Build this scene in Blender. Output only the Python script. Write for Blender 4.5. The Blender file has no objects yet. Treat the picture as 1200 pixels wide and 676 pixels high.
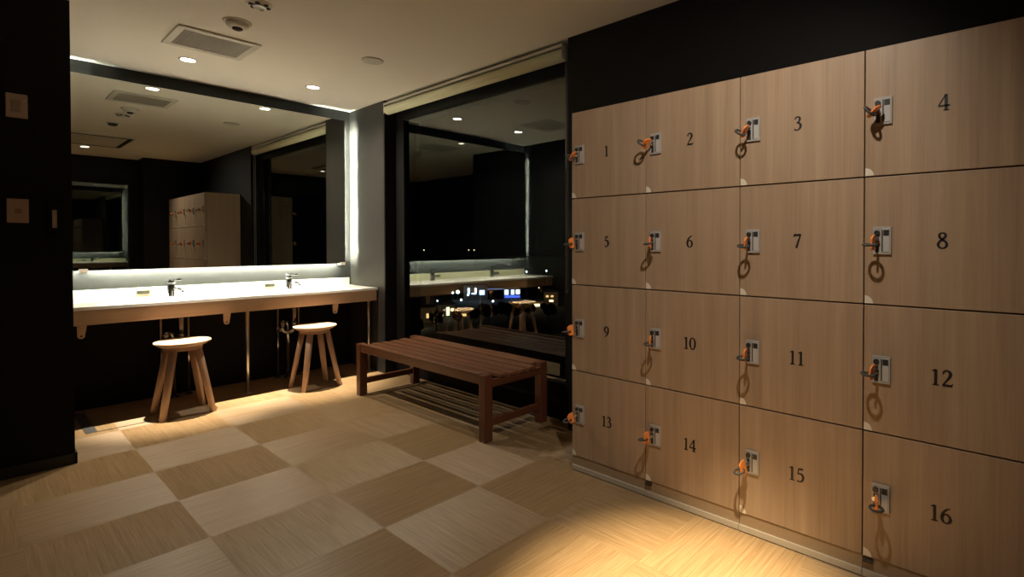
import bpy, bmesh, math, random
from mathutils import Vector, Matrix
random.seed(7)
SC = bpy.context.scene
COL = SC.collection
PI = math.pi

# ------------------------------------------------------------------ helpers
def new_mat(name):
    m = bpy.data.materials.new(name); m.use_nodes = True
    nt = m.node_tree; nt.nodes.clear()
    out = nt.nodes.new('ShaderNodeOutputMaterial')
    return m, nt, out

def nd(nt, typ, **kw):
    n = nt.nodes.new(typ)
    for k, v in kw.items():
        if k.startswith('_'): setattr(n, k[1:], v)
        else: n.inputs[k.replace('__', ' ')].default_value = v
    return n

def math_node(nt, op, a, b=None):
    n = nt.nodes.new('ShaderNodeMath'); n.operation = op
    for i, v in enumerate((a, b)):
        if v is None: continue
        if isinstance(v, (int, float)): n.inputs[i].default_value = v
        else: nt.links.new(v, n.inputs[i])
    return n.outputs[0]

def principled(name, col, rough=.5, metal=0., spec=.5, noise=0., nscale=30., bump=0., coat=0.):
    m, nt, out = new_mat(name)
    p = nd(nt, 'ShaderNodeBsdfPrincipled')
    p.inputs['Base Color'].default_value = (*col, 1)
    p.inputs['Roughness'].default_value = rough
    p.inputs['Metallic'].default_value = metal
    p.inputs['Specular IOR Level'].default_value = spec
    p.inputs['Coat Weight'].default_value = coat
    nt.links.new(p.outputs[0], out.inputs[0])
    if noise or bump:
        tc = nd(nt, 'ShaderNodeTexCoord')
        no = nd(nt, 'ShaderNodeTexNoise', Scale=nscale, Detail=4.)
        nt.links.new(tc.outputs['Object'], no.inputs['Vector'])
        if noise:
            mx = nd(nt, 'ShaderNodeMix', _data_type='RGBA')
            mx.inputs[6].default_value = (*[c*(1-noise) for c in col], 1)
            mx.inputs[7].default_value = (*[min(1, c*(1+noise)) for c in col], 1)
            nt.links.new(no.outputs['Fac'], mx.inputs[0])
            nt.links.new(mx.outputs[2], p.inputs['Base Color'])
        if bump:
            b = nd(nt, 'ShaderNodeBump', Strength=bump, Distance=.002)
            nt.links.new(no.outputs['Fac'], b.inputs['Height'])
            nt.links.new(b.outputs[0], p.inputs['Normal'])
    return m

def wood(name, dark, light, axis='Z', scale=1., rough=.45, spec=.4, stretch=22., contrast=1.):
    """vertical / lengthwise wood grain running along the given object axis"""
    m, nt, out = new_mat(name)
    tc = nd(nt, 'ShaderNodeTexCoord'); inf = nd(nt, 'ShaderNodeObjectInfo')
    off = nd(nt, 'ShaderNodeVectorMath', _operation='MULTIPLY_ADD')
    cmb = nd(nt, 'ShaderNodeCombineXYZ')
    for i in range(3): nt.links.new(inf.outputs['Random'], cmb.inputs[i])
    off.inputs[1].default_value = (37., 41., 29.)
    nt.links.new(cmb.outputs[0], off.inputs[0]); nt.links.new(tc.outputs['Object'], off.inputs[2])
    s = [stretch*scale]*3; s['XYZ'.index(axis)] = .9*scale
    mp = nd(nt, 'ShaderNodeMapping'); mp.inputs['Scale'].default_value = s
    nt.links.new(off.outputs[0], mp.inputs[0])
    n1 = nd(nt, 'ShaderNodeTexNoise', Scale=1., Detail=5., Roughness=.6, Distortion=.25)
    s2 = [stretch*7*scale]*3; s2['XYZ'.index(axis)] = 3.*scale
    mp2 = nd(nt, 'ShaderNodeMapping'); mp2.inputs['Scale'].default_value = s2
    nt.links.new(off.outputs[0], mp2.inputs[0])
    n2 = nd(nt, 'ShaderNodeTexNoise', Scale=1., Detail=3.)
    nt.links.new(mp.outputs[0], n1.inputs['Vector']); nt.links.new(mp2.outputs[0], n2.inputs['Vector'])
    f = math_node(nt, 'ADD', math_node(nt, 'MULTIPLY', n1.outputs['Fac'], .65), math_node(nt, 'MULTIPLY', n2.outputs['Fac'], .35))
    f = math_node(nt, 'ADD', math_node(nt, 'MULTIPLY', math_node(nt, 'SUBTRACT', f, .5), 2.2*contrast), .5)
    mx = nd(nt, 'ShaderNodeMix', _data_type='RGBA', _clamp_factor=True)
    mx.inputs[6].default_value = (*dark, 1); mx.inputs[7].default_value = (*light, 1)
    nt.links.new(f, mx.inputs[0])
    p = nd(nt, 'ShaderNodeBsdfPrincipled'); p.inputs['Roughness'].default_value = rough
    p.inputs['Specular IOR Level'].default_value = spec
    nt.links.new(mx.outputs[2], p.inputs['Base Color'])
    b = nd(nt, 'ShaderNodeBump', Strength=.08, Distance=.001)
    nt.links.new(n2.outputs['Fac'], b.inputs['Height']); nt.links.new(b.outputs[0], p.inputs['Normal'])
    nt.links.new(p.outputs[0], out.inputs[0])
    return m

def emit(name, col, strength):
    m, nt, out = new_mat(name)
    e = nd(nt, 'ShaderNodeEmission', Strength=strength); e.inputs[0].default_value = (*col, 1)
    nt.links.new(e.outputs[0], out.inputs[0])
    return m

class MB:
    """collects shapes with material slots; build() links them as one mesh object"""
    def __init__(s): s.bm = bmesh.new(); s.mi = 0
    def mat(s, i): s.mi = i; return s
    def _done(s, fs):
        for f in fs: f.material_index = s.mi
    def box(s, x0, x1, y0, y1, z0, z1, M=None):
        v = [s.bm.verts.new((x, y, z)) for x in (x0, x1) for y in (y0, y1) for z in (z0, z1)]
        if M is not None:
            for a in v: a.co = M @ a.co
        q = [(0,1,3,2),(4,6,7,5),(0,4,5,1),(2,3,7,6),(0,2,6,4),(1,5,7,3)]
        s._done([s.bm.faces.new([v[i] for i in f]) for f in q]); return s
    def tube(s, pts, r, n=12, closed=False, smooth=True):
        pts = [Vector(p) for p in pts]; N = len(pts)
        rs = r if isinstance(r, (list, tuple)) else [r]*N
        rings = []; up = None
        for i, p in enumerate(pts):
            if closed: t = (pts[(i+1) % N]-pts[i-1]).normalized()
            else: t = (pts[min(i+1, N-1)]-pts[max(i-1, 0)]).normalized()
            if up is None:
                up = Vector((0,0,1)) if abs(t.z) < .9 else Vector((1,0,0))
            a = t.cross(up).normalized(); b = a.cross(t).normalized(); up = b
            rings.append([s.bm.verts.new(p + a*math.cos(2*PI*k/n)*rs[i] + b*math.sin(2*PI*k/n)*rs[i]) for k in range(n)])
        fs = []
        for i in range(N if closed else N-1):
            A, B = rings[i], rings[(i+1) % N]
            for k in range(n): fs.append(s.bm.faces.new((A[k], A[(k+1)%n], B[(k+1)%n], B[k])))
        for f in fs: f.smooth = smooth
        if not closed:
            fs.append(s.bm.faces.new(rings[0][::-1])); fs.append(s.bm.faces.new(rings[-1]))
        s._done(fs); return s
    def lathe(s, prof, c=(0,0,0), n=32, axis='Z', smooth=False):
        """prof = [(r, h)...] turned about an axis through c"""
        rings = []
        for r, h in prof:
            ring = []
            for k in range(n):
                a = 2*PI*k/n; u, v = r*math.cos(a), r*math.sin(a)
                co = {'Z': (u, v, h), 'X': (h, u, v), 'Y': (u, h, v)}[axis]
                ring.append(s.bm.verts.new(Vector(co)+Vector(c)))
            rings.append(ring)
        fs = []
        for A, B in zip(rings, rings[1:]):
            for k in range(n):
                f = s.bm.faces.new((A[k], A[(k+1)%n], B[(k+1)%n], B[k])); f.smooth = smooth; fs.append(f)
        if prof[0][0] > 1e-6: fs.append(s.bm.faces.new(rings[0][::-1]))
        if prof[-1][0] > 1e-6: fs.append(s.bm.faces.new(rings[-1]))
        s._done(fs); return s
    def prism(s, poly, d, origin, u, v):
        """extrude a 2D outline (in plane u, v through origin) by the vector d"""
        o, u, v, d = Vector(origin), Vector(u), Vector(v), Vector(d)
        A = [s.bm.verts.new(o+u*a+v*b) for a, b in poly]; B = [s.bm.verts.new(x.co+d) for x in A]
        n = len(A); fs = [s.bm.faces.new(A[::-1]), s.bm.faces.new(B)]
        for k in range(n): fs.append(s.bm.faces.new((A[k], A[(k+1)%n], B[(k+1)%n], B[k])))
        s._done(fs); return s
    def build(s, name, mats, parent=None, bevel=0., loc=None, seg=2):
        bmesh.ops.recalc_face_normals(s.bm, faces=s.bm.faces)
        me = bpy.data.meshes.new(name); s.bm.to_mesh(me); s.bm.free()
        for m in (mats if isinstance(mats, (list, tuple)) else [mats]): me.materials.append(m)
        o = bpy.data.objects.new(name, me); COL.objects.link(o)
        if parent is not None: o.parent = parent
        if loc is not None: o.location = loc
        if bevel:
            b = o.modifiers.new('bevel', 'BEVEL'); b.width = bevel; b.segments = seg; b.limit_method = 'ANGLE'
            b.angle_limit = math.radians(40)
        return o

def tag(o, label=None, cat=None, group=None, kind=None):
    if label: o['label'] = label
    if cat: o['category'] = cat
    if group: o['group'] = group
    if kind: o['kind'] = kind
    return o
def thing(name, label, cat, loc=(0,0,0), rz=0., group=None):
    o = bpy.data.objects.new(name, None); COL.objects.link(o)
    o.location = loc; o.rotation_euler = (0, 0, rz); o.empty_display_size = .1
    return tag(o, label, cat, group)
def struct(o): o['kind'] = 'structure'; return o
def copy_tree(o, parent=None):
    c = o.copy(); COL.objects.link(c)
    if parent is not None: c.parent = parent
    for ch in [x for x in COL.objects if x.parent == o]: copy_tree(ch, c)
    return c

# ------------------------------------------------------------------ dimensions (metres)
ZC = 2.369            # ceiling
YB = 4.985            # vanity wall
XR = 2.305            # window / locker wall
XL = -0.90            # far left wall
YS = 3.81             # front face of the stub wall
XS = 0.353            # its end
YF = -0.36            # wall behind the camera
YF2 = -0.035          # its nearer part, behind the end of the lockers
XF2 = 1.64

# ------------------------------------------------------------------ materials
M = {}
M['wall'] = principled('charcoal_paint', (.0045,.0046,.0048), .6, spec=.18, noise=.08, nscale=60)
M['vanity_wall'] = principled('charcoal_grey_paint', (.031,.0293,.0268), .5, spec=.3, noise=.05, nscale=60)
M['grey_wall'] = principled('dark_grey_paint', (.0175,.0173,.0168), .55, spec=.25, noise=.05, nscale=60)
M['black'] = principled('black_metal', (.005,.005,.0055), .6, spec=.15, noise=.1)
M['base'] = principled('black_skirting', (.012,.012,.012), .5, noise=.1)
M['ceiling'] = principled('ceiling_paint', (.88,.85,.775), .9, spec=.1, noise=.015, nscale=8)
M['chrome'] = principled('chrome', (.50,.50,.52), .10, metal=1., noise=.03)
M['steel'] = principled('satin_steel', (.62,.60,.56), .3, metal=1., noise=.04)
M['grey_plastic'] = principled('grey_lock_plastic', (.36,.345,.33), .35, noise=.04)
M['pale_panel'] = principled('pale_lock_panel', (.43,.42,.405), .3, noise=.04)
M['dark_plastic'] = principled('dark_plastic', (.03,.028,.026), .35, noise=.1)
M['orange'] = principled('orange_plastic', (.85,.26,.05), .4, noise=.06)
M['band'] = principled('dark_grey_coil_band', (.055,.058,.055), .45, noise=.1)
M['numeral'] = principled('black_numeral', (.012,.010,.010), .5, noise=.05)
M['cream_plastic'] = principled('cream_guard_plastic', (.66,.60,.50), .45, noise=.05)
M['kick'] = principled('aluminium_kick_strip', (.50,.46,.40), .4, metal=.35, noise=.05)
M['kick_panel'] = principled('taupe_kick_panel', (.30,.215,.135), .45, noise=.06)
M['white_top'] = principled('white_solid_surface', (.90,.89,.86), .3, noise=.01, nscale=10)
M['apron'] = wood('tan_apron', (.50,.35,.235), (.60,.44,.31), 'X', rough=.4)  # tan tone with a mild grain along the counter
M['splash'] = principled('cream_backsplash', (.80,.76,.52), .4, noise=.03)
M['door_wood'] = wood('beech_veneer', (.275,.185,.118), (.430,.308,.208), 'Z', rough=.42, contrast=1.0)
M['carcass'] = wood('beech_veneer_side', (.31,.20,.128), (.42,.29,.198), 'Z', rough=.45, contrast=.8)
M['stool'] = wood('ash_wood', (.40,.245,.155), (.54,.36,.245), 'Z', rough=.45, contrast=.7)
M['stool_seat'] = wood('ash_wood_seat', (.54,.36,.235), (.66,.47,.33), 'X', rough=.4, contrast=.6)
M['bench'] = wood('merbau_lengthwise', (.108,.043,.020), (.205,.088,.044), 'Y', rough=.32, spec=.5)
M['bench_x'] = wood('merbau_crosswise', (.085,.027,.013), (.155,.054,.026), 'X', rough=.35, spec=.5)
M['bench_z'] = wood('merbau_upright', (.085,.027,.013), (.155,.054,.026), 'Z', rough=.35, spec=.5)
M['vent'] = principled('vent_enamel', (.62,.60,.53), .5, noise=.03)
M['vent_dark'] = principled('vent_inside', (.05,.048,.042), .7, noise=.1)
M['white_plastic'] = principled('off_white_plastic', (.68,.66,.60), .4, noise=.03)
M['switch'] = principled('brown_grey_switch_plate', (.43,.32,.26), .4, noise=.04)
M['switch_dark'] = principled('switch_insert', (.27,.20,.165), .4, noise=.04)
M['fabric'] = principled('cream_blind_fabric', (.88,.90,.66), .8, noise=.05, nscale=200)
M['rail'] = principled('silver_rail', (.68,.66,.62), .35, metal=.5, noise=.04)
M['cord'] = principled('grey_pull_cord', (.35,.35,.33), .6, noise=.05)
M['plaque'] = principled('brass_notice_plate', (.08,.075,.035), .4, metal=.2, noise=.3, nscale=120)
M['led'] = emit('led_strip', (.96,1.,.80), 580.)
M['lens'] = emit('downlight_lens', (1.,.90,.74), 60.)
M['hatch'] = principled('hatch_frame_metal', (.06,.06,.06), .5, metal=.2, noise=.1)

def mirror_mat():
    m, nt, out = new_mat('mirror_silver')
    g = nd(nt, 'ShaderNodeBsdfGlossy', Roughness=0.); g.inputs[0].default_value = (.57,.59,.55,1)
    nt.links.new(g.outputs[0], out.inputs[0]); return m
M['mirror'] = mirror_mat()
def glass_mat():
    m, nt, out = new_mat('dark_window_glass')
    t = nd(nt, 'ShaderNodeBsdfTransparent'); t.inputs[0].default_value = (.80,.84,.82,1)
    g = nd(nt, 'ShaderNodeBsdfGlossy', Roughness=0.); g.inputs[0].default_value = (.92,1.,.95,1)
    fr = nd(nt, 'ShaderNodeFresnel', IOR=2.3)
    mx = nd(nt, 'ShaderNodeMixShader')
    nt.links.new(fr.outputs[0], mx.inputs[0]); nt.links.new(t.outputs[0], mx.inputs[1]); nt.links.new(g.outputs[0], mx.inputs[2])
    nt.links.new(mx.outputs[0], out.inputs[0]); return m
M['glass'] = glass_mat()
def glass_clear():
    m, nt, out = new_mat('window_glass_edge')
    t = nd(nt, 'ShaderNodeBsdfTransparent'); t.inputs[0].default_value = (.95,.97,.96,1)
    nt.links.new(t.outputs[0], out.inputs[0]); return m
M['glass_clear'] = glass_clear()

def floor_mat():
    m, nt, out = new_mat('checkered_vinyl_tiles')
    L = nt.links.new
    T, OX, OY = .4582, .5876, 2.443
    geo = nd(nt, 'ShaderNodeNewGeometry'); sep = nd(nt, 'ShaderNodeSeparateXYZ'); L(geo.outputs['Position'], sep.inputs[0])
    u = math_node(nt, 'DIVIDE', math_node(nt, 'SUBTRACT', sep.outputs[0], OX), T)
    v = math_node(nt, 'DIVIDE', math_node(nt, 'SUBTRACT', sep.outputs[1], OY), T)
    i = math_node(nt, 'FLOOR', u); j = math_node(nt, 'FLOOR', v)
    par = math_node(nt, 'FLOORED_MODULO', math_node(nt, 'ADD', i, j), 2.)      # 0: grain along X, 1: grain along Y
    par = math_node(nt, 'GREATER_THAN', par, .5)
    # the fine grooves run along the grain, so the sheen spreads across it
    tg = nd(nt, 'ShaderNodeMix', _data_type='VECTOR'); tg.inputs[4].default_value = (0,1,0); tg.inputs[5].default_value = (1,0,0)
    L(par, tg.inputs[0])
    # grain coordinates: a along the grain, b across it
    a = nd(nt, 'ShaderNodeMix', _data_type='FLOAT'); L(par, a.inputs[0]); L(sep.outputs[0], a.inputs[2]); L(sep.outputs[1], a.inputs[3])
    b = nd(nt, 'ShaderNodeMix', _data_type='FLOAT'); L(par, b.inputs[0]); L(sep.outputs[1], b.inputs[2]); L(sep.outputs[0], b.inputs[3])
    cid = nd(nt, 'ShaderNodeCombineXYZ'); L(i, cid.inputs[0]); L(j, cid.inputs[1])
    wn = nd(nt, 'ShaderNodeTexWhiteNoise', _noise_dimensions='2D'); L(cid.outputs[0], wn.inputs['Vector'])
    sh = math_node(nt, 'MULTIPLY', wn.outputs['Value'], 50.)
    def grain(sa, sb, det, rough=.55):
        c = nd(nt, 'ShaderNodeCombineXYZ')
        L(math_node(nt, 'MULTIPLY', a.outputs[0], sa), c.inputs[0]); L(math_node(nt, 'MULTIPLY', b.outputs[0], sb), c.inputs[1]); L(sh, c.inputs[2])
        n = nd(nt, 'ShaderNodeTexNoise', Scale=1., Detail=det, Roughness=rough, Distortion=.15); L(c.outputs[0], n.inputs['Vector'])
        return n.outputs['Fac']
    g1 = grain(2.2, 75., 3.); g2 = grain(7., 230., 2.)
    f = math_node(nt, 'ADD', math_node(nt, 'MULTIPLY', g1, .45), math_node(nt, 'MULTIPLY', g2, .55))
    f = math_node(nt, 'ADD', math_node(nt, 'MULTIPLY', math_node(nt, 'SUBTRACT', f, .5), 2.5), .5)
    mx = nd(nt, 'ShaderNodeMix', _data_type='RGBA', _clamp_factor=True)
    mx.inputs[6].default_value = (.185,.113,.052,1); mx.inputs[7].default_value = (.330,.227,.122,1)
    L(f, mx.inputs[0])
    # small tone difference from tile to tile
    tone = math_node(nt, 'ADD', math_node(nt, 'MULTIPLY', wn.outputs['Value'], .12), .94)
    mt = nd(nt, 'ShaderNodeVectorMath', _operation='SCALE'); L(mx.outputs[2], mt.inputs[0]); L(tone, mt.inputs['Scale'])
    p = nd(nt, 'ShaderNodeBsdfPrincipled')
    p.inputs['Roughness'].default_value = .46; p.inputs['Specular IOR Level'].default_value = .5
    p.inputs['Anisotropic'].default_value = .8
    L(mt.outputs[0], p.inputs['Base Color']); L(tg.outputs[1], p.inputs['Tangent'])
    bp = nd(nt, 'ShaderNodeBump', Strength=.25, Distance=.0008); L(g2, bp.inputs['Height']); L(bp.outputs[0], p.inputs['Normal'])
    L(p.outputs[0], out.inputs[0]); return m
M['floor'] = floor_mat()

# ------------------------------------------------------------------ room shell
struct(MB().box(XL-.1, 2.65, YF-.15, YB+.1, -.08, 0).build('floor', M['floor']))
struct(MB().box(XL-.1, 2.65, YF-.15, YB+.1, ZC, ZC+.08).build('ceiling', M['ceiling']))
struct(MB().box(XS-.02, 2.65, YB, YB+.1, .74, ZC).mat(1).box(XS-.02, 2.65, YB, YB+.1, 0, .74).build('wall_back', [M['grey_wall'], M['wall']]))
struct(MB().box(XL, XS, YS, YB+.1, 0, ZC).build('wall_left', M['wall']))
struct(MB().box(XL-.1, XL, YF-.15, YS+.02, 0, ZC).build('wall_entrance', M['wall']))
b = MB()
b.box(XR, 2.65, YF, 2.165, 0, ZC)                     # behind the lockers
struct(b.build('wall_right', M['wall']))
struct(MB().box(XR, 2.65, 4.353, YB, 0, ZC).build('wall_corner', M['vanity_wall']))
b = MB()
b.box(XF2, XR, YF-.15, YF2, 0, ZC)                    # nearer part beside the lockers
b.box(XL, XF2, YF-.15, YF-.05, 0, .30); b.box(XL, XF2, YF-.15, YF-.05, 2.04, ZC)
b.box(XL, -.62, YF-.15, YF-.05, .30, 2.04); b.box(1.58, XF2, YF-.15, YF-.05, .30, 2.04)
struct(b.build('wall_front', M['wall']))
b = MB(); b.box(XL, XS+.008, YS-.008, YS, 0, .055); b.box(XS, XS+.008, YS-.008, YB, 0, .055)
struct(b.build('baseboard_left', M['base']))

# window behind the bench (frame, fine mesh strip, pane) set in a floor-to-ceiling niche
GX = 2.425
w1 = bpy.data.objects.new('window_1', None); COL.objects.link(w1); struct(w1)
b = MB()
b.box(GX-.02, GX+.10, 4.205, 4.353, .0, ZC)           # left jamb
b.box(XR+.001, GX-.02, 4.338, 4.353, .0, ZC)
b.box(GX-.02, GX+.10, 2.165, 2.285, .0, ZC)
b.box(GX-.02, GX+.10, 2.285, 4.205, 2.20, ZC)
b.box(GX-.02, GX+.10, 2.285, 4.205, 0, .255)
b.box(GX-.055, GX-.02, 2.165, 4.353, .225, .25)         # slim ledge under the pane
b.build('window_frame', M['black'], w1)
b = MB(); b.box(GX-.004, GX+.004, 2.285, 4.205, .255, 2.20)
g = b.build('window_glass', [M['glass_clear'], M['glass']], w1)
for f in g.data.polygons:
    f.material_index = 1 if f.normal.x < -.9 else 0
b = MB()
b.box(GX-.028, GX-.02, 2.275, 4.215, .255, .268)
b.build('glazing_bead', M['steel'], w1)

# dark glazed opening in the wall behind the camera (seen in the mirror)
w2 = bpy.data.objects.new('window_2', None); COL.objects.link(w2); struct(w2)
b = MB()
for x0, x1, z0, z1 in ((-.62,-.56,.30,2.04),(1.53,1.58,.30,2.04),(-.56,1.53,.30,.36),(-.56,1.53,1.99,2.04)):
    b.box(x0, x1, YF-.12, YF-.035, z0, z1)
b.build('window_frame', M['black'], w2)
b = MB(); b.box(-.56, 1.53, YF-.084, YF-.076, .36, 1.99)
g = b.build('window_glass', [M['glass_clear'], M['glass']], w2)
for f in g.data.polygons:
    f.material_index = 1 if f.normal.y > .9 else 0

# ------------------------------------------------------------------ mirror with light strips behind its edges
mir = thing('mirror', 'wide frameless wall mirror above the vanity counter, lit from behind', 'mirror', (1.32, 4.920, .9495))
MX0, MX1, MZ0, MZ1 = .385, 2.229, .9495, 2.2665
b = MB(); b.box(MX0-1.32, MX1-1.32, 0, .006, 0, MZ1-MZ0)
o = b.build('mirror_glass', [M['dark_plastic'], M['mirror']], mir)
for f in o.data.polygons: f.material_index = 1 if f.normal.y < -.9 else 0
b = MB(); b.box(MX0-1.32+.06, MX1-1.32-.06, .007, .03, .05, MZ1-MZ0-.05); b.build('backing_panel', M['dark_plastic'], mir)
b = MB(); b.box(MX0-1.32+.02, MX1-1.32-.02, .007, .016, .010, .018); b.build('light_strip', M['led'], mir)
b = MB(); b.box(MX1-1.32-.021, MX1-1.32-.013, .014, .026, .05, MZ1-MZ0-.06); b.build('light_strip', M['led'], mir)
b = MB(); b.box(MX0-1.32+.013, MX0-1.32+.021, .014, .026, .05, MZ1-MZ0-.06); b.build('light_strip', M['led'], mir)
b = MB(); b.box(MX0-1.32+.2, MX1-1.32-.2, .03, .062, .2, MZ1-MZ0-.2); b.build('mounting_board', M['dark_plastic'], mir)
for x in (.505, 2.205):
    b = MB(); b.box(x-1.32-.022, x-1.32+.022, -.004, .060, -.014, .012); b.build('clip', M['cream_plastic'], mir, bevel=.003)

# ------------------------------------------------------------------ vanity counter
CY, CZ = 4.455, .745
van = thing('vanity_counter', 'long white vanity counter with two taps under the big mirror', 'counter', (1.32, 4.70, 0))
ox, oy = 1.32, 4.70
def top_mesh():
    b = MB(); bm = b.bm
    x0, x1, y0, y1 = XS+.012-ox, XR-.004-ox, CY-oy, YB-.003-oy
    nx, ny = 96, 26; vs = []
    for i in range(nx+1):
        row = []
        for j in range(ny+1):
            x = x0+(x1-x0)*i/nx; y = y0+(y1-y0)*j/ny; z = CZ
            for cx in (.96-ox, 1.745-ox):
                d = math.hypot((x-cx)/.23, (y-(4.66-oy))/.135)
                if d < 1: z -= .075*min(1, (1-d)*2.2)**.6 * (1 if d < .9 else (1-d)/.1)
            row.append(bm.verts.new((x, y, z)))
        vs.append(row)
    for i in range(nx):
        for j in range(ny):
            f = bm.faces.new((vs[i][j], vs[i+1][j], vs[i+1][j+1], vs[i][j+1])); f.smooth = True
    # square edge and underside lip
    lo = {}
    def low(v):
        if v not in lo: lo[v] = bm.verts.new((v.co.x, v.co.y, CZ-.020))
        return lo[v]
    edge = [vs[i][0] for i in range(nx+1)] + [vs[nx][j] for j in range(1, ny+1)] + [vs[i][ny] for i in range(nx-1, -1, -1)] + [vs[0][j] for j in range(ny-1, 0, -1)]
    for p, q in zip(edge, edge[1:]+edge[:1]): bm.faces.new((p, low(p), low(q), q))
    return b
top_mesh().build('countertop', M['white_top'], van)
b = MB()
b.box(XS+.014-ox, XR-.012-ox, CY+.010-oy, CY+.032-oy, .632, CZ-.020)
b.box(XR-.034-ox, XR-.012-ox, CY+.032-oy, YB-.01-oy, .632, CZ-.020)
b.build('apron', M['apron'], van, bevel=.002)
b = MB(); b.box(XS+.03-ox, XR-.03-ox, CY+.034-oy, YB-.02-oy, .640, .652); b.build('underside_panel', M['apron'], van)
b = MB(); b.box(XS+.012-ox, XR-.02-ox, YB-.024-oy, YB-.002-oy, CZ-.004, .815); b.build('backsplash', M['splash'], van, bevel=.002)
for px in (.815, 1.622):
    b = MB(); b.box(px-.036-ox, px+.036-ox, YB-.030-oy, YB-.024-oy, .770, .795)
    for k in range(5):
        b.mat(1).box(px-.030+k*.012-ox, px-.024+k*.012-ox, YB-.0315-oy, YB-.029-oy, .775, .790)
    tag(b.build('notice_plate', [M['plaque'], M['dark_plastic']], van), 'small olive notice plate on the backsplash')
for lx in (1.345, 2.275):
    b = MB(); b.tube([(lx-ox, 4.575-oy, .004), (lx-ox, 4.575-oy, .642)], .0125, 16)
    b.lathe([(.026,.0),(.026,.006),(.013,.010)], (lx-ox, 4.575-oy, 0), 20)
    b.build('leg', M['steel'], van)
for bx in (.46, 1.215, 1.985):
    b = MB()
    y0 = 4.56-oy
    prof = [(0,0),(.045,0),(.040,-.05),(.034,-.085)] + [(.018+.017*math.cos(t), -.088-.017*math.sin(t)) for t in (0,.5,1.05,1.57,2.1,2.6,PI)] + [(.0,-.05)]
    b.prism(prof, (0, .012, 0), (bx-.022-ox, y0, .645), (1,0,0), (0,0,1))
    b.mat(1).lathe([(.0,0),(.006,0),(.006,.003),(.0,.003)], (bx-.004-ox, y0-.003, .645-.088), 12, 'Y')
    b.build('bracket', [M['apron'], M['dark_plastic']], van)

# taps
def make_tap():
    t = thing('tap', '', 'tap', (0,0,0))
    b = MB(); b.lathe([(.029,0),(.029,.006),(.024,.010),(.023,.085),(.0215,.10),(.0,.10)], (0,0,0), 24, smooth=True); b.build('tap_body', M['chrome'], t)
    b = MB(); b.tube([(0,-.010,.052),(0,-.05,.060),(0,-.095,.054),(0,-.120,.046)], [.013,.0125,.0115,.011], 14)
    b.lathe([(.0105,-.010),(.0105,.0),(.0,.0)], (0,-.116,.044), 14); b.build('spout', M['chrome'], t)
    b = MB(); b.lathe([(.0,.101),(.025,.101),(.025,.118),(.020,.126),(.0,.128)], (0,0,0), 24)
    b.box(-.014,.014,-.085,.0,.120,.133); b.build('tap_lever', M['chrome'], t, bevel=.002)
    return t
tap = make_tap()
tap.location = (.955, 4.872, CZ+.0003); tap.rotation_euler.z = math.radians(22)
tag(tap, 'chrome mixer tap on the counter behind the left-hand stool', 'tap', 'chrome taps on the vanity counter')
t2 = copy_tree(tap); t2.location = (1.735, 4.872, CZ+.0003); t2.rotation_euler.z = math.radians(22)
t2['label'] = 'chrome mixer tap on the counter nearer the window wall'

# plumbing under each basin
def make_plumbing():
    t = thing('sink_plumbing', '', 'pipes', (0,0,0))
    for x in (-.085, .075):
        b = MB(); b.tube([(x,.06,.004),(x,.06,.638)], .0075, 12); b.lathe([(.024,0),(.024,.008),(.010,.014)], (x,.06,0), 18)
        p = b.build('supply_pipe', M['chrome'], t)
        b = MB(); b.tube([(x,.06,.385),(x,.06,.435)], .014, 12); b.tube([(x,.06,.41),(x-.002,.015,.41)], .008, 10)
        b.lathe([(.0,-.012),(.016,-.012),(.016,0),(.0,0)], (x-.002,.012,.41), 12, 'Y'); b.build('valve', M['chrome'], p)
    b = MB()
    pts = [(.02,0,.638),(.02,0,.44)]
    pts += [(.02-.045+.045*math.cos(a), 0, .43-.045*math.sin(a)) for a in [k*PI/10 for k in range(11)]]
    pts += [(-.07,0,.455)]
    b.tube(pts, .016, 14)
    b.tube([(.02,0,.47),(.02,0,.445)], .021, 14)
    b.build('waste_trap', M['chrome'], t)
    b = MB(); b.tube([(-.07,.0,.475),(-.07,0,.45)], .020, 14); b.tube([(-.07,0,.47),(-.062,.02,.48),(-.03,.03,.47),(-.02,.03,.44),(-.02,.03,.004)], .014, 14)
    b.lathe([(.034,0),(.034,.008),(.016,.016)], (-.02,.03,0), 20); b.build('drain_pipe', M['chrome'], t)
    return t
pl = make_plumbing(); pl.location = (.985, 4.84, 0)
tag(pl, 'chrome pipes and trap under the counter behind the left-hand stool', 'pipes', 'sink pipes below the counter')
p2 = copy_tree(pl); p2.location = (1.745, 4.84, 0)
p2['label'] = 'chrome pipes and trap under the counter, beside the stool nearer the bench'

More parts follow.
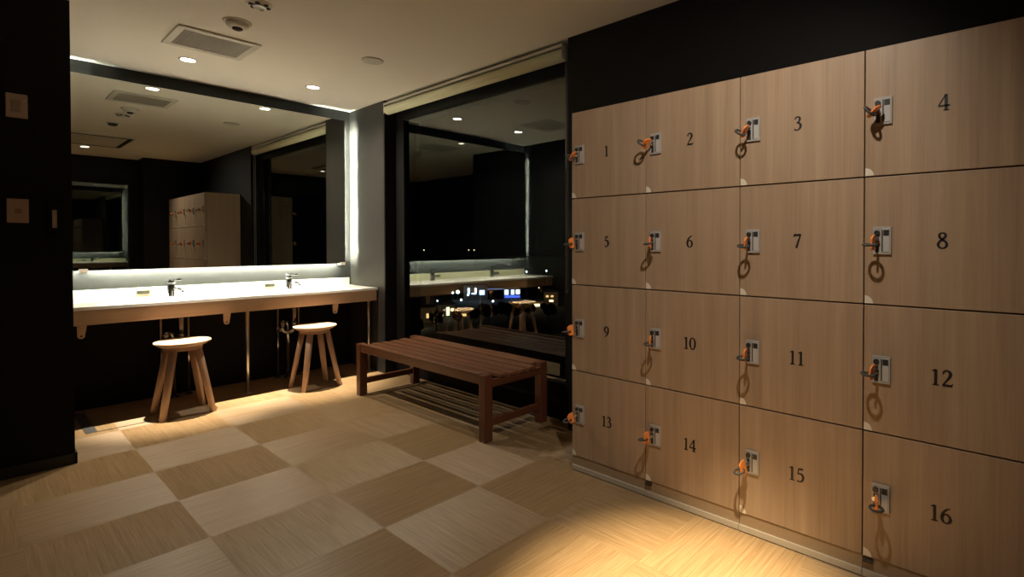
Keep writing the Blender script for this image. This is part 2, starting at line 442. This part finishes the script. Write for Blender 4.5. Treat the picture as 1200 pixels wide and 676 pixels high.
# ------------------------------------------------------------------ stools
def make_stool():
    t = thing('stool', '', 'stool')
    SH = .487
    b = MB(); b.lathe([(.0,SH-.034),(.112,SH-.034),(.128,SH-.028),(.150,SH-.012),(.153,SH-.006),(.151,SH-.002),(.142,SH),(.0,SH-.003)], n=56)
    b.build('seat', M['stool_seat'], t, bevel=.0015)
    b = MB(); b.lathe([(.098,SH-.060),(.104,SH-.057),(.104,SH-.034),(.098,SH-.034)], n=48)
    b.lathe([(.0,SH-.060),(.098,SH-.060)], n=48)
    b.build('under_seat_ring', M['stool'], t)
    for sx in (-1, 1):
        for sy in (-1, 1):
            top = Vector((sx*.066, sy*.066, SH-.056)); bot = Vector((sx*.134, sy*.118, 0))
            b = MB(); bm = b.bm
            ax = Vector((sx*.75, sy*.66, 0)).normalized(); ay = Vector((-ax.y, ax.x, 0))
            rings = []
            n = 20
            for c, w, d in ((bot, .0145, .0175), (bot.lerp(top,.5), .0165, .020), (top, .018, .022)):
                ring = []
                for k in range(n):
                    a = 2*PI*k/n; ca, sa = math.cos(a), math.sin(a)
                    e = .55
                    ring.append(bm.verts.new(c + ax*math.copysign(abs(ca)**e, ca)*w + ay*math.copysign(abs(sa)**e, sa)*d))
                rings.append(ring)
            for A, B in zip(rings, rings[1:]):
                for k in range(n):
                    f = bm.faces.new((A[k],A[(k+1)%n],B[(k+1)%n],B[k])); f.smooth = True
            bm.faces.new(rings[0][::-1]); bm.faces.new(rings[-1])
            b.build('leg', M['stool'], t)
    return t
st = make_stool(); st.location = (.918, 4.385, 0); st.rotation_euler.z = math.radians(1)
tag(st, 'round wooden stool with four splayed legs beside the floor hatch strip', 'stool', 'wooden stools at the vanity counter')
s2 = copy_tree(st); s2.location = (1.752, 4.395, 0); s2.rotation_euler.z = math.radians(2)
s2['label'] = 'round wooden stool with four splayed legs next to the slatted bench'

# ------------------------------------------------------------------ slatted bench
BX0, BX1, BY0, BY1, BH = 1.845, 2.335, 2.378, 3.905, .388
bc = Vector(((BX0+BX1)/2, (BY0+BY1)/2, 0)); hw, hl = (BX1-BX0)/2, (BY1-BY0)/2
be = thing('bench', 'low dark reddish wooden slatted bench standing in front of the window', 'bench', bc)
LG = .056
for sx in (-1, 1):
    for sy in (-1, 1):
        x0 = sx*hw - (LG if sx > 0 else 0); y0 = sy*hl - (LG if sy > 0 else 0)
        b = MB(); b.box(x0, x0+LG, y0, y0+LG, 0, BH-.004); b.build('leg', M['bench_z'], be, bevel=.004)
for sx in (-1, 1):
    x0 = sx*hw - (.026 if sx > 0 else 0) + (-sx)*.004
    b = MB(); b.box(x0, x0+.026, -hl+LG, hl-LG, BH-.062, BH-.006); b.build('long_rail', M['bench'], be, bevel=.003)
def dish(x): return -.019*(1-(x/hw)**2)
for sy in (-1, 1):
    y0 = sy*hl - (.028 if sy > 0 else 0) + (-sy)*.006
    n = 14; xs = [-hw+LG + (2*hw-2*LG)*k/n for k in range(n+1)]
    poly = [(x, BH-.026+dish(x)) for x in xs] + [(x, BH-.080) for x in reversed(xs)]
    b = MB(); b.prism(poly, (0,.028,0), (0,y0,0), (1,0,0), (0,0,1)); b.build('end_rail', M['bench_x'], be, bevel=.002)
    b = MB(); yy = sy*(hl-LG/2); b.box(-hw+LG, hw-LG, yy-.014, yy+.014, .082, .124); b.build('stretcher', M['bench_x'], be, bevel=.003)
ns = 6; wS = (2*hw-.030-.006*2)/ns
for k in range(ns):
    a = -hw+.030 + k*wS + .009; c = a + wS - .018
    if k == ns-1: c = hw-.002
    m_ = (a+c)/2; ang = math.atan2(dish(c)-dish(a), c-a)
    Mx = Matrix.Translation((m_, 0, BH-.013+dish(m_))) @ Matrix.Rotation(-ang, 4, 'Y')
    b = MB(); w = (c-a)/2
    yl = hl-.002 if 0 < k < ns-1 else hl-LG-.002
    b.box(-w, w, -yl, yl, -.008, .011, Mx); b.build('slat', M['bench'], be, bevel=.003)
b = MB(); b.box(-hw+.0, -hw+.027, -hl+LG, hl-LG, BH-.010, BH+.002); b.build('edge_slat', M['bench'], be, bevel=.003)

# ------------------------------------------------------------------ lockers
LX, LY0, LW, RH, LZ0 = 1.917, 1.776, .4476, .4277, .0715
DIG = {
 '1': [[(.30,.0,.12),(.30,.97,.12)], [(.33,.98,.05),(.22,.92,.05),(.10,.86,.03)], [(.12,.018,.036),(.48,.018,.036)]],
 '2': [[(.09,.74,.05),(.14,.90,.07),(.28,.975,.06),(.42,.92,.10),(.48,.76,.13),(.42,.57,.11),(.27,.34,.07),(.09,.06,.06)], [(.06,.05,.10),(.56,.05,.10)], [(.55,.07,.05),(.60,.20,.02)]],
 '3': [[(.08,.80,.04),(.17,.93,.07),(.29,.975,.06),(.42,.90,.11),(.44,.76,.12),(.37,.62,.08),(.22,.54,.04)], [(.22,.54,.04),(.40,.50,.09),(.50,.35,.13),(.46,.14,.11),(.31,.025,.05),(.16,.03,.06),(.05,.09,.09)]],
 '4': [[(.44,.98,.05),(.24,.66,.05),(.04,.31,.05)], [(.03,.29,.075),(.64,.29,.075)], [(.44,.98,.12),(.44,.0,.12)], [(.29,.016,.034),(.60,.016,.034)]],
 '5': [[(.17,.93,.10),(.50,.96,.10)], [(.17,.95,.045),(.12,.55,.045)], [(.12,.56,.04),(.28,.62,.07),(.44,.53,.12),(.50,.33,.13),(.42,.12,.10),(.25,.02,.05),(.07,.06,.08)]],
 '6': [[(.52,.98,.03),(.32,.86,.07),(.15,.62,.11),(.09,.34,.13),(.15,.11,.10),(.31,.02,.05),(.47,.11,.10),(.53,.30,.13),(.46,.50,.10),(.31,.58,.05),(.15,.47,.04),(.11,.42,.03)]],
 '7': [[(.05,.93,.11),(.57,.93,.11)], [(.55,.95,.05),(.40,.55,.09),(.24,.0,.11)], [(.06,.92,.05),(.04,.77,.02)]],
 '8': [[(.30,.975,.05),(.44,.90,.09),(.46,.76,.10),(.34,.60,.09),(.16,.44,.09),(.07,.25,.11),(.14,.08,.08),(.30,.02,.05),(.46,.08,.08),(.53,.24,.11),(.46,.42,.09),(.28,.56,.09),(.14,.74,.10),(.16,.90,.08),(.30,.975,.05)]],
 '0': [[(.30,.975,.05),(.46,.86,.09),(.54,.5,.13),(.46,.14,.09),(.30,.02,.05),(.14,.14,.09),(.06,.5,.13),(.14,.86,.09),(.30,.975,.05)]],
}
DIG['9'] = [[(.60-x, 1-y, w) for x, y, w in DIG['6'][0]]]
def spline(p, n=6):
    if len(p) < 3: return p
    P = [p[0]] + p + [p[-1]]; out = []
    for k in range(1, len(P)-2):
        for s in range(n):
            t = s/n
            out.append(tuple(.5*((2*b)+(c-a)*t+(2*a-5*b+4*c-d)*t*t+(-a+3*b-3*c+d)*t**3) for a, b, c, d in zip(P[k-1], P[k], P[k+1], P[k+2])))
    out.append(p[-1]); return out
def numeral_mb(text, h, cy, cz, x):
    """raised serif numerals on a face looking towards -X; reading direction is -Y"""
    b = MB(); adv = .60; total = adv*len(text)
    for q, ch in enumerate(text):
        for st_ in DIG[ch]:
            p = spline(list(st_)); L, R = [], []
            for k, (a, c, w) in enumerate(p):
                a0, a1 = p[max(k-1,0)], p[min(k+1,len(p)-1)]
                dx, dy = a1[0]-a0[0], a1[1]-a0[1]; l = math.hypot(dx, dy) or 1
                w = w*1.3+.012; nx_, ny_ = -dy/l*w/2, dx/l*w/2
                L.append((a+nx_, c+ny_)); R.append((a-nx_, c-ny_))
            for k in range(len(p)-1):
                quad = [L[k], L[k+1], R[k+1], R[k]]
                v = []
                for (a, c) in quad:
                    v.append(b.bm.verts.new((x, cy-((a+q*adv)-total/2)*h, cz+(c-.5)*h)))
                w2_ = [b.bm.verts.new((x+.0012, k_.co.y, k_.co.z)) for k_ in v]
                b.bm.faces.new(v); b.bm.faces.new(w2_[::-1])
                for s in range(4): b.bm.faces.new((v[s], v[(s+1)%4], w2_[(s+1)%4], w2_[s]))
    return b
def lock_mb(x, y, z):
    """moulded lock plate; y, z = centre; x = door face"""
    b = MB()
    b.box(x-.007, x+.001, y-.027, y+.027, z-.045, z+.045)                     # plate
    b.mat(1).box(x-.0085, x-.006, y-.022, y+.000, z-.038, z+.038)             # pale panel
    b.mat(2).box(x-.0092, x-.008, y-.021, y-.004, z+.016, z+.036)             # dark square
    b.mat(2).box(x-.0092, x-.008, y-.003, y+.001, z-.036, z+.036)             # dark slot
    b.mat(2).lathe([(.0,-.006),(.0085,-.006),(.0095,.004)], (x-.007, y+.015, z+.026), 16, 'X')
    b.mat(2).box(x-.0085, x-.006, y+.009, y+.021, z-.038, z+.010)             # dark slot strip for the key
    b.mat(3).lathe([(.0,-.008),(.009,-.008),(.009,.002)], (x-.007, y+.015, z-.004), 16, 'X')   # key barrel
    return b
NAMES = ['1', '2', '3', '4']
col_lbl = ['tall four-door wooden locker column numbered 1, 5, 9 and 13, next to the window',
           'tall four-door wooden locker column numbered 2, 6, 10 and 14',
           'tall four-door wooden locker column numbered 3, 7, 11 and 15',
           'tall four-door wooden locker column numbered 4, 8, 12 and 16']
FT = .020
for c in range(4):
    ya = LY0 - c*LW; yb = ya - LW                                         # ya = window side, yb = camera side
    base = Vector((LX+.19, (ya+yb)/2, 0))
    t = thing('locker_cabinet', col_lbl[c], 'locker', base, group='locker columns along the right-hand wall')
    L = lambda x, y, z: (x-base.x, y-base.y, z)
    b = MB()
    x0, x1 = LX+FT+.002-base.x, XR-.006-base.x; a_, c_ = yb+.001-base.y, ya-.001-base.y
    b.box(x0, x1, a_, a_+.016, .0, 1.782); b.box(x0, x1, c_-.016, c_, .0, 1.782)
    b.box(x0, x1, a_+.016, c_-.016, 1.766, 1.782); b.box(x1-.008, x1, a_+.016, c_-.016, .03, 1.766)
    for r in range(4): 
        zz = LZ0 + r*RH; b.box(x0, x1-.008, a_+.016, c_-.016, zz-.008, zz+.008)
    b.build('carcass', M['carcass'], t, bevel=.001)
    b = MB(); b.box(LX+.004-base.x, LX+FT-base.x, a_, c_, .026, LZ0+.0005); b.build('kick_panel', M['kick_panel'], t)
    b = MB(); b.box(LX-.004-base.x, LX+FT-base.x, a_, c_, .004, .026); b.mat(1).box(LX+.001-base.x, LX+FT-base.x, a_, c_, .0, .004)
    b.build('kick_strip', [M['kick'], M['dark_plastic']], t)
    if c in (1, 3):
        b = MB(); yj = ya-base.y; b.box(LX-.007-base.x, LX+.004-base.x, yj-.034, yj-.0015, .054, .066)
        for q in (-.026, -.010): b.box(LX-.009-base.x, LX-.006-base.x, yj+q-.004, yj+q+.004, .056, .064)
        tag(b.build('joint_bracket', M['dark_plastic'], t, bevel=.001), 'small dark bracket at the foot of the column')
    for r in range(4):
        num = str(4*r + c + 1)
        z1 = LZ0 + (4-r)*RH - .0026; z0 = LZ0 + (3-r)*RH + .0026
        zc = (z0+z1)/2; ym = (ya+yb)/2
        b = MB(); b.box(0, FT, -LW/2+.002, LW/2-.002, -(z1-z0)/2, (z1-z0)/2)
        d = b.build('door', M['door_wood'], t, bevel=.0012, loc=L(LX, ym, zc))
        tag(d, 'wooden locker door with black numeral %s' % num)
        lock_mb(0, LW/2-.056, 0).build('lock', [M['grey_plastic'], M['pale_panel'], M['dark_plastic'], M['chrome']], d, bevel=.0012)
        numeral_mb(num, .050, 0, 0, -.0010).build('numeral', M['numeral'], d)
        b = MB(); yq = LW/2-.003; zq = -(z1-z0)/2+.001
        n = 10; poly = [(0,0)] + [(-.026*math.cos(k*PI/2/n), .026*math.sin(k*PI/2/n)) for k in range(n+1)]
        b.prism(poly, (.002,0,0), (-.0014, yq, zq), (0,1,0), (0,0,1)); b.build('corner_guard', M['cream_plastic'], d)

# keys with wrist bands
def make_key():
    k = thing('locker_key', '', 'key')
    b = MB(); b.box(-.016, .006, -.0015, .0015, -.005, .005); b.build('key_shaft', M['steel'], k)
    b = MB()
    poly = [(-.014,-.026),(-.038,-.026),(-.046,-.016),(-.046,.014),(-.038,.020),(-.030,.024),(-.014,.024)]
    b.prism(poly, (0,.0065,0), (0,-.0032,0), (1,0,0), (0,0,1))
    b.build('key_tag', M['orange'], k, bevel=.0018)
    b = MB()
    R, n = .019, 180
    pts = []
    for i in range(n):
        a = 2*PI*i/n; ph = 2*PI*36*i/n
        r = R + .0022*math.cos(ph)
        pts.append((-.049 + r*math.cos(a), .004 + r*math.sin(a), -.006+.0022*math.sin(ph)))
    b.tube(pts, .0028, 6, closed=True); b.build('wrist_band', M['band'], k)
    return k
key0 = make_key(); first = True
for c in range(4):
    for r in range(4):
        k = key0 if first else copy_tree(key0); first = False
        y = LY0 - c*LW - .056 + .015; z = LZ0 + (3.5-r)*RH - .004
        k.location = (LX-.016, y, z)
        k.rotation_euler = (math.radians(random.uniform(32, 58) if r == 0 else random.uniform(-10, 10)), math.radians(random.uniform(-16, 10)), math.radians(random.uniform(-22, 28)))
        k['label'] = 'orange-tagged key with dark coil wrist band in the lock of locker %d' % (4*r+c+1)
        k['group'] = 'keys in the locker locks'

# ------------------------------------------------------------------ ceiling fittings
def make_downlight():
    t = thing('downlight', '', 'light')
    b = MB(); b.lathe([(.039,0),(.052,0),(.052,-.004),(.043,-.007),(.039,-.004),(.039,0)], n=40, smooth=True); b.build('trim_ring', M['white_plastic'], t)
    b = MB(); b.lathe([(.0,-.0015),(.038,-.0015),(.038,-.003),(.0,-.003)], n=32); b.build('lens', M['lens'], t)
    return t
dls = [(.963, 4.40, 'small bright downlight in the ceiling beside the rectangular vent, above the mirror'),
       (1.752, 4.40, 'small bright downlight in the ceiling near the window corner'),
       (.985, .50, 'small bright downlight in the ceiling behind the viewer, seen in the mirror')]
d0 = make_downlight()
for k, (x, y, lb) in enumerate(dls):
    o = d0 if k == 0 else copy_tree(d0)
    o.location = (x, y, ZC); o['label'] = lb; o['group'] = 'ceiling downlights'

v = thing('ceiling_vent', 'cream rectangular air vent with fine grille in the ceiling above the mirror', 'vent', (.978, 3.925, ZC))
b = MB(); fx, fy, gx, gy = .205, .205, .167, .157
b.box(-fx, fx, -fy, -gy, -.012, 0); b.box(-fx, fx, gy, fy, -.012, 0); b.box(-fx, -gx, -gy, gy, -.012, 0); b.box(gx, fx, -gy, gy, -.012, 0)
b.build('vent_frame', M['vent'], v, bevel=.004)
b = MB(); b.mat(1).box(-gx, gx, -gy, gy, -.0015, 0)
for k in range(34):
    x = -gx + (k+.5)*2*gx/34
    b.mat(0).box(x-.0017, x+.0017, -gy, gy, -.010, -.0015)
b.build('grille', [M['vent'], M['vent_dark']], v)

t = thing('smoke_detector', 'round ceiling detector with a dark bulb beside the air vent', 'detector', (.975, 3.44, ZC))
b = MB(); b.lathe([(.068,0),(.068,-.006),(.062,-.010),(.0,-.010)], n=48); b.build('base_plate', M['white_plastic'], t)
b = MB(); b.lathe([(.056,-.010),(.054,-.022),(.040,-.034),(.022,-.036),(.0,-.036)], n=40, smooth=True); b.build('detector_body', M['white_plastic'], t)
b = MB(); b.lathe([(.024,-.034),(.024,-.044),(.012,-.050),(.0,-.050)], n=24, smooth=True); b.build('sensor_tip', M['vent_dark'], t)
t = thing('ceiling_sensor', 'round ceiling sensor with dark openings at the top edge of the photo', 'sensor', (.975, 3.095, ZC))
b = MB(); b.lathe([(.058,0),(.058,-.006),(.050,-.010),(.0,-.010)], n=48); b.build('base_plate', M['white_plastic'], t)
b = MB(); b.lathe([(.030,-.010),(.030,-.020),(.0,-.022)], n=32); b.build('sensor_cap', M['steel'], t)
for k in range(6):
    a = k*PI/3
    b = MB(); b.lathe([(.010,-.0098),(.010,-.016),(.006,-.018),(.0,-.018)], (.040*math.cos(a), .040*math.sin(a), 0), n=14); b.build('opening', M['vent_dark'], t)
t = thing('smoke_detector', 'white round ceiling sensor behind the others, seen in the mirror', 'detector', (.975, 2.55, ZC))
b = MB(); b.lathe([(.052,0),(.052,-.008),(.0,-.008)], n=40); b.build('base_plate', M['white_plastic'], t)
b = MB(); b.lathe([(.040,-.008),(.036,-.026),(.018,-.034),(.0,-.034)], n=32, smooth=True); b.build('detector_body', M['vent_dark'], t)
o = MB(); o.lathe([(.068,0),(.068,-.006),(.062,-.010),(.0,-.012)], n=56, smooth=False)
o = o.build('ceiling_speaker', M['vent'], None, loc=(1.752, 3.45, ZC)); tag(o, 'plain round cover plate in the ceiling near the window', 'cover')

t = thing('air_conditioner', 'square ceiling air conditioner with dark slots, seen in the mirror', 'air conditioner', (.83, 1.22, ZC))
b = MB(); b.box(-.47,.47,-.47,.47,-.014,0); b.build('panel', M['white_plastic'], t, bevel=.006)
for (x0,x1,y0,y1) in ((-.44,.44,.40,.445),(-.44,.44,-.445,-.40),(-.445,-.40,-.39,.39),(.40,.445,-.39,.39)):
    b = MB(); b.box(x0,x1,y0,y1,-.0155,-.0135); b.build('air_slot', M['black'], t)

# ------------------------------------------------------------------ roller blind
t = thing('roller_blind', 'rolled-up cream roller blind at the top of the window', 'blind', (2.335, 3.28, 2.29))
b = MB(); b.tube([(0,-1.062,0),(0,1.062,0)], .0385, 28); b.build('fabric_roll', M['fabric'], t)
b = MB(); b.box(-.034, .03, -1.066, 1.066, .041, .056); b.box(-.036,-.030,-1.066,1.066,.038,.056); b.build('head_rail', M['rail'], t)
for s in (-1, 1):
    b = MB(); b.box(-.034,.034, s*1.066-.003, s*1.066+.003, -.034,.056); b.build('end_bracket', M['rail'], t, bevel=.001)
for y in (-.6, .0, .6):
    b = MB(); b.box(-.012,.012,y-.02,y+.02,.056,.0785); b.build('mounting_clip', M['rail'], t)
b = MB(); b.tube([(-.006,-1.073,.0),(-.006,-1.074,-1.45)], .0017, 6); b.tube([(.010,-1.073,.0),(.010,-1.074,-1.45)], .0017, 6)
b.tube([(-.006,-1.074,-1.45),(-.004,-1.074,-1.457),(.002,-1.074,-1.461),(.008,-1.074,-1.457),(.010,-1.074,-1.45)], .0017, 6)
b.build('pull_cord', M['cord'], t)

# ------------------------------------------------------------------ plates on the left wall
t = thing('wall_switch', 'square switch plate with a tiny lamp, upper one on the dark left wall', 'switch', (.169, YS, 1.797))
b = MB(); b.box(-.036,.036,-.009,0,-.058,.058); b.build('cover_plate', M['switch'], t, bevel=.003)
b = MB(); b.box(-.019,.012,-.012,-.008,-.030,.026); b.build('rocker', M['switch_dark'], t, bevel=.002)
b = MB(); b.box(.022,.026,-.0105,-.0085,.022,.032); b.build('indicator_lamp', M['white_plastic'], t)
t = thing('wall_plate', 'square plate with a small dark insert, lower one on the dark left wall', 'wall plate', (.168, YS, 1.290))
b = MB(); b.box(-.036,.036,-.009,0,-.058,.058); b.build('cover_plate', M['switch'], t, bevel=.003)
b = MB(); b.box(-.014,.016,-.0105,-.0085,-.034,.034); b.mat(1).box(-.010,.012,-.0125,-.0100,-.012,.010); b.build('insert', [M['switch'], M['switch_dark']], t)
t = thing('wall_mounted_holder', 'narrow pale tag in a black holder on the left wall near the corner', 'holder', (.290, YS, 1.255))
b = MB(); b.box(-.022,.022,-.010,0,-.085,.075); b.build('holder_plate', M['black'], t, bevel=.003)
b = MB(); b.box(-.008,.008,-.014,-.0095,-.045,.045); b.build('pale_tag', M['switch'], t)

# floor access cover
t = thing('floor_hatch', 'dark strip with a thin bright metal edge set in the floor by the counter', 'floor hatch', (.474, 4.60, 0))
b = MB(); b.box(-.026,.024,-.262,.30,0,.003); b.build('side_strip', M['hatch'], t)
b = MB(); b.box(-.026,.40,-.268,-.260,0,.004); b.build('edge_trim', M['steel'], t)

# ------------------------------------------------------------------ night town outside the window
GZ = -30.0
C_ = dict(ground=principled('night_ground', (.05,.05,.045), .9, noise=.3, nscale=.05),
          bld=principled('pale_render', (.45,.36,.26), .8, noise=.1, nscale=1.),
          bld2=principled('grey_render', (.25,.24,.23), .8, noise=.1, nscale=1.),
          roof=principled('dark_roof', (.04,.04,.045), .8, noise=.2, nscale=1.),
          leaf=principled('dark_leaves', (.02,.03,.015), .8, noise=.4, nscale=2.),
          pole=principled('lamp_pole', (.3,.3,.3), .5, noise=.1),
          white=emit('cold_lamp', (.75,.88,1.), 9.), warm=emit('warm_window', (1.,.62,.22), 1.6), green=emit('greenish_window', (.9,1.,.55), 2.2),
          blue=emit('blue_white_sign', (.42,.62,1.), 4.), band=emit('dim_blue_band', (.25,.38,.8), .5), deep=emit('deep_blue_sign', (.08,.16,.9), 1.6), lampw=emit('warm_lamp', (1.,.70,.35), 4.))
def at(az, r, z=0.): a = math.radians(az); return Vector((r*math.sin(a), r*math.cos(a), z))
struct(MB().box(20, 900, 60, 1100, GZ-1, GZ).build('ground_outside', C_['ground']))
def building(az, r, w, d, h, mat, lits, label, pitched=False):
    p = at(az, r, GZ); t = thing('building', label, 'building', p, -math.radians(az), 'buildings in the night town')
    b = MB(); b.box(-w/2, w/2, 0, d, 0, h); b.build('walls', mat, t)
    b = MB()
    if pitched: b.prism([(-w/2-.3,h),(w/2+.3,h),(w/2*.3,h+1.6),(-w/2*.3,h+1.6)], (0,d+.4,0), (0,-.2,0), (1,0,0), (0,0,1))
    else: b.box(-w/2-.25, w/2+.25, -.25, d+.25, h, h+.4)
    b.build('roof', C_['roof'], t)
    for x, z, ww, hh, mk in lits:
        b = MB(); b.box(x-ww/2, x+ww/2, -.12, .02, z, z+hh); b.build('window', C_[mk], t)
building(31.6, 216, 9.5, 7, 6.0, C_['bld'], [(1.6,2.,.9,1.8,'warm'),(-3.,3.2,.8,.9,'green')], 'pale low building with one lit window at the left of the view')
building(33.9, 232, 7.0, 6, 5.2, C_['bld2'], [(.6,.6,1.3,3.6,'green'),(-2.2,.5,1.8,1.0,'warm'),(2.4,2.4,.9,1.2,'lampw')], 'grey low building with a tall greenish lit doorway', True)
building(36.9, 300, 13., 8, 8.0, C_['bld2'], [(-3.8,3.2,1.2,3.4,'blue'),(-1.0,3.,2.6,.8,'blue'),(-.1,3.8,.9,2.6,'white'),(3.4,2.6,2.8,2.6,'blue')], 'block with bright blue-white lit shapes in the middle of the view')
building(40.7, 300, 9.6, 8, 6.5, C_['bld2'], [(-3.,2.4,2.2,2.8,'blue'),(.4,2.4,1.8,2.8,'blue'),(3.3,2.8,1.9,2.2,'white'),(.2,.6,8.6,1.4,'deep')], 'shop front with blue and white lit panels')
building(44.9, 262, 7.0, 6, 7.0, C_['bld'], [(-1.8,4.5,1.3,.9,'warm'),(.6,4.5,1.3,.9,'warm'),(.2,2.2,2.,.9,'lampw')], 'narrow pale building at the right of the view', True)
building(39.1, 360, 20., 8, 1.6, C_['bld2'], [(0.,.3,13.,.7,'band')], 'long far building with a dim blue lit band')
building(42.8, 255, 12., 6, 3.2, C_['bld'], [(-3.5,.8,1.6,1.2,'warm'),(2.6,.8,2.6,1.2,'lampw')], 'long low building with two warm windows')
building(35.9, 228, 5.5, 5, 3.6, C_['bld'], [(-.8,.6,1.8,1.,'warm'),(1.4,1.8,.8,.8,'lampw')], 'small pale hut with warm lit openings')
def lamp(az, r, h, rad, mk, label):
    t = thing('street_lamp', label, 'street lamp', at(az, r, GZ), -math.radians(az), 'street lamps in the night town')
    b = MB(); b.tube([(0,0,0),(0,0,h),(0,-.6,h+.2)], .12, 6); b.build('pole', C_['pole'], t)
    b = MB(); b.lathe([(.0,h-rad),(rad*.7,h-rad*.7),(rad,h),(rad*.7,h+rad*.7),(.0,h+rad)], (0,-.6-rad*.5,0), n=10, smooth=True); b.build('lamp_head', C_[mk], t)
lamp(34.55, 300, 4.2, .55, 'white', 'cold white street lamp, left one of a row of three')
lamp(35.05, 300, 4.6, .95, 'white', 'brightest cold white street lamp, middle one of a row of three')
lamp(36.1, 285, 4.2, .5, 'white', 'cold white street lamp, right one of a row of three')
lamp(35.4, 290, 1.2, .55, 'white', 'low white lamp left of the blue lit block')
lamp(30.35, 235, 2.4, .8, 'white', 'bright cold lamp at the left edge of the window view')
lamp(38.7, 270, 2.2, .5, 'white', 'low white lamp between the blue lit block and the shop front')
lamp(42.27, 300, 15.4, .5, 'white', 'tall floodlight mast, left one of the two high ones')
lamp(44.4, 300, 15.8, .5, 'white', 'tall floodlight mast, right one of the two high ones')
lamp(33.0, 250, 5.2, .28, 'white', 'slim lamp rising behind the pale low building')
lamp(43.6, 285, 7.4, .30, 'lampw', 'slim warm lamp at the right of the view')
for az, lb in ((31.7,'left'),(36.2,'middle'),(36.75,'right')):
    lamp(az, 820, 21.8, .8, 'lampw', 'tiny far lamp near the horizon, %s one of three' % lb)
def tree(az, r, w, h, label):
    t = thing('tree', label, 'tree', at(az, r, GZ), random.random()*6, 'dark trees in the night town')
    b = MB(); b.tube([(0,0,0),(.1,0,h*.4),(0,.1,h*.7)], [.3,.24,.12], 8); b.build('trunk', C_['pole'], t)
    b = MB()
    for k in range(26):
        a = random.random()*6.28; rr = random.random()**.5*w*.36; zz = h*(.45+.42*random.random())
        s = w*random.uniform(.12,.22)
        b.lathe([(.0,zz-s),(s*.75,zz-s*.6),(s,zz),(s*.7,zz+s*.65),(.0,zz+s)], (rr*math.cos(a), rr*math.sin(a), 0), n=7)
    b.build('crown', C_['leaf'], t)
tl = ['left-most dark tree below the pale low building', 'dark tree between the pale low building and the lit doorway', 'dark tree right of the lit doorway', 'wide dark tree in the middle of the view', 'dark tree below the shop front', 'dark tree below the long low building', 'right-most dark tree of the view', 'rounded dark tree in front of the blue lit block']
for k, (az, r, w, h) in enumerate(((30.6,190,8,5),(32.9,195,5,7.5),(35.0,200,5,6.6),(38.2,215,9,6.8),(40.4,220,11,7.2),(42.4,225,7,5.8),(44.6,215,7,6.6),(36.6,210,6,5.4))):
    tree(az, r, w, h, tl[k])

# ------------------------------------------------------------------ lights
def spot(name, loc, target, watts, size, blend, col, rad=.03):
    l = bpy.data.lights.new(name, 'SPOT'); l.energy = watts; l.spot_size = math.radians(size); l.spot_blend = blend
    l.color = col; l.shadow_soft_size = rad
    o = bpy.data.objects.new(name, l); COL.objects.link(o); o.location = loc
    o.rotation_euler = (Vector(target)-Vector(loc)).to_track_quat('-Z', 'Y').to_euler(); return o
WARM = (1.,.86,.66)
for x in (.963, 1.752):
    spot('downlight_beam', (x, 4.40, ZC-.02), (x, 4.47, 0), 950, 34, 1., WARM, .018)
    spot('downlight_spill', (x, 4.40, ZC-.02), (x, 4.40, 0), 88, 150, 1., WARM, .018)
spot('downlight_beam', (.985, .50, ZC-.02), (1.36, .80, 0), 1400, 32, 1., (1.,.79,.48))
spot('downlight_spill', (.985, .50, ZC-.02), (1.917, 1.15, 1.15), 64, 106, 1., (1.,.89,.75))
spot('downlight_spill', (.985, .50, ZC-.02), (.70, .50, 0), 20, 140, 1., WARM)
# street light falling on the town outside
for az, r, h, e, c in ((31.4, 203, 4., 900, (1.,.7,.4)), (34.2, 222, 4., 700, (1.,.8,.5)), (37.6, 284, 7., 1500, (.6,.8,1.)), (42.6, 245, 5., 900, (1.,.65,.35)), (44.8, 252, 6., 500, (1.,.7,.45)), (40., 255, 6., 900, (1.,.6,.35))):
    l = bpy.data.lights.new('street_light', 'POINT'); l.energy = e*.38; l.color = c; l.shadow_soft_size = .3
    o = bpy.data.objects.new('street_light', l); COL.objects.link(o); o.location = at(az, r, GZ+h)

w = bpy.data.worlds.new('night_sky'); SC.world = w; w.use_nodes = True
bg = w.node_tree.nodes['Background']; bg.inputs[0].default_value = (.35,.45,.7,1); bg.inputs[1].default_value = .0008

# ------------------------------------------------------------------ camera
cam = bpy.data.cameras.new('camera'); co = bpy.data.objects.new('camera', cam); COL.objects.link(co)
cam.sensor_fit = 'HORIZONTAL'; cam.sensor_width = 36.; cam.lens = 36.*611.1/1200.
cam.shift_x = (600-710.33)/1200.; cam.shift_y = -(338-293.24)/1200.
cam.clip_start = .02; cam.clip_end = 3000
co.location = (0, 0, 1.13)
co.rotation_euler = (PI/2-.0123, 0, -.8893)
# forward = (sin yaw, cos yaw): rotate the camera clockwise by yaw from +Y
SC.camera = co
SC.view_settings.view_transform = 'Standard'; SC.view_settings.look = 'None'
SC.view_settings.exposure = 0.; SC.view_settings.gamma = 1.; SC.view_settings.use_curve_mapping = False
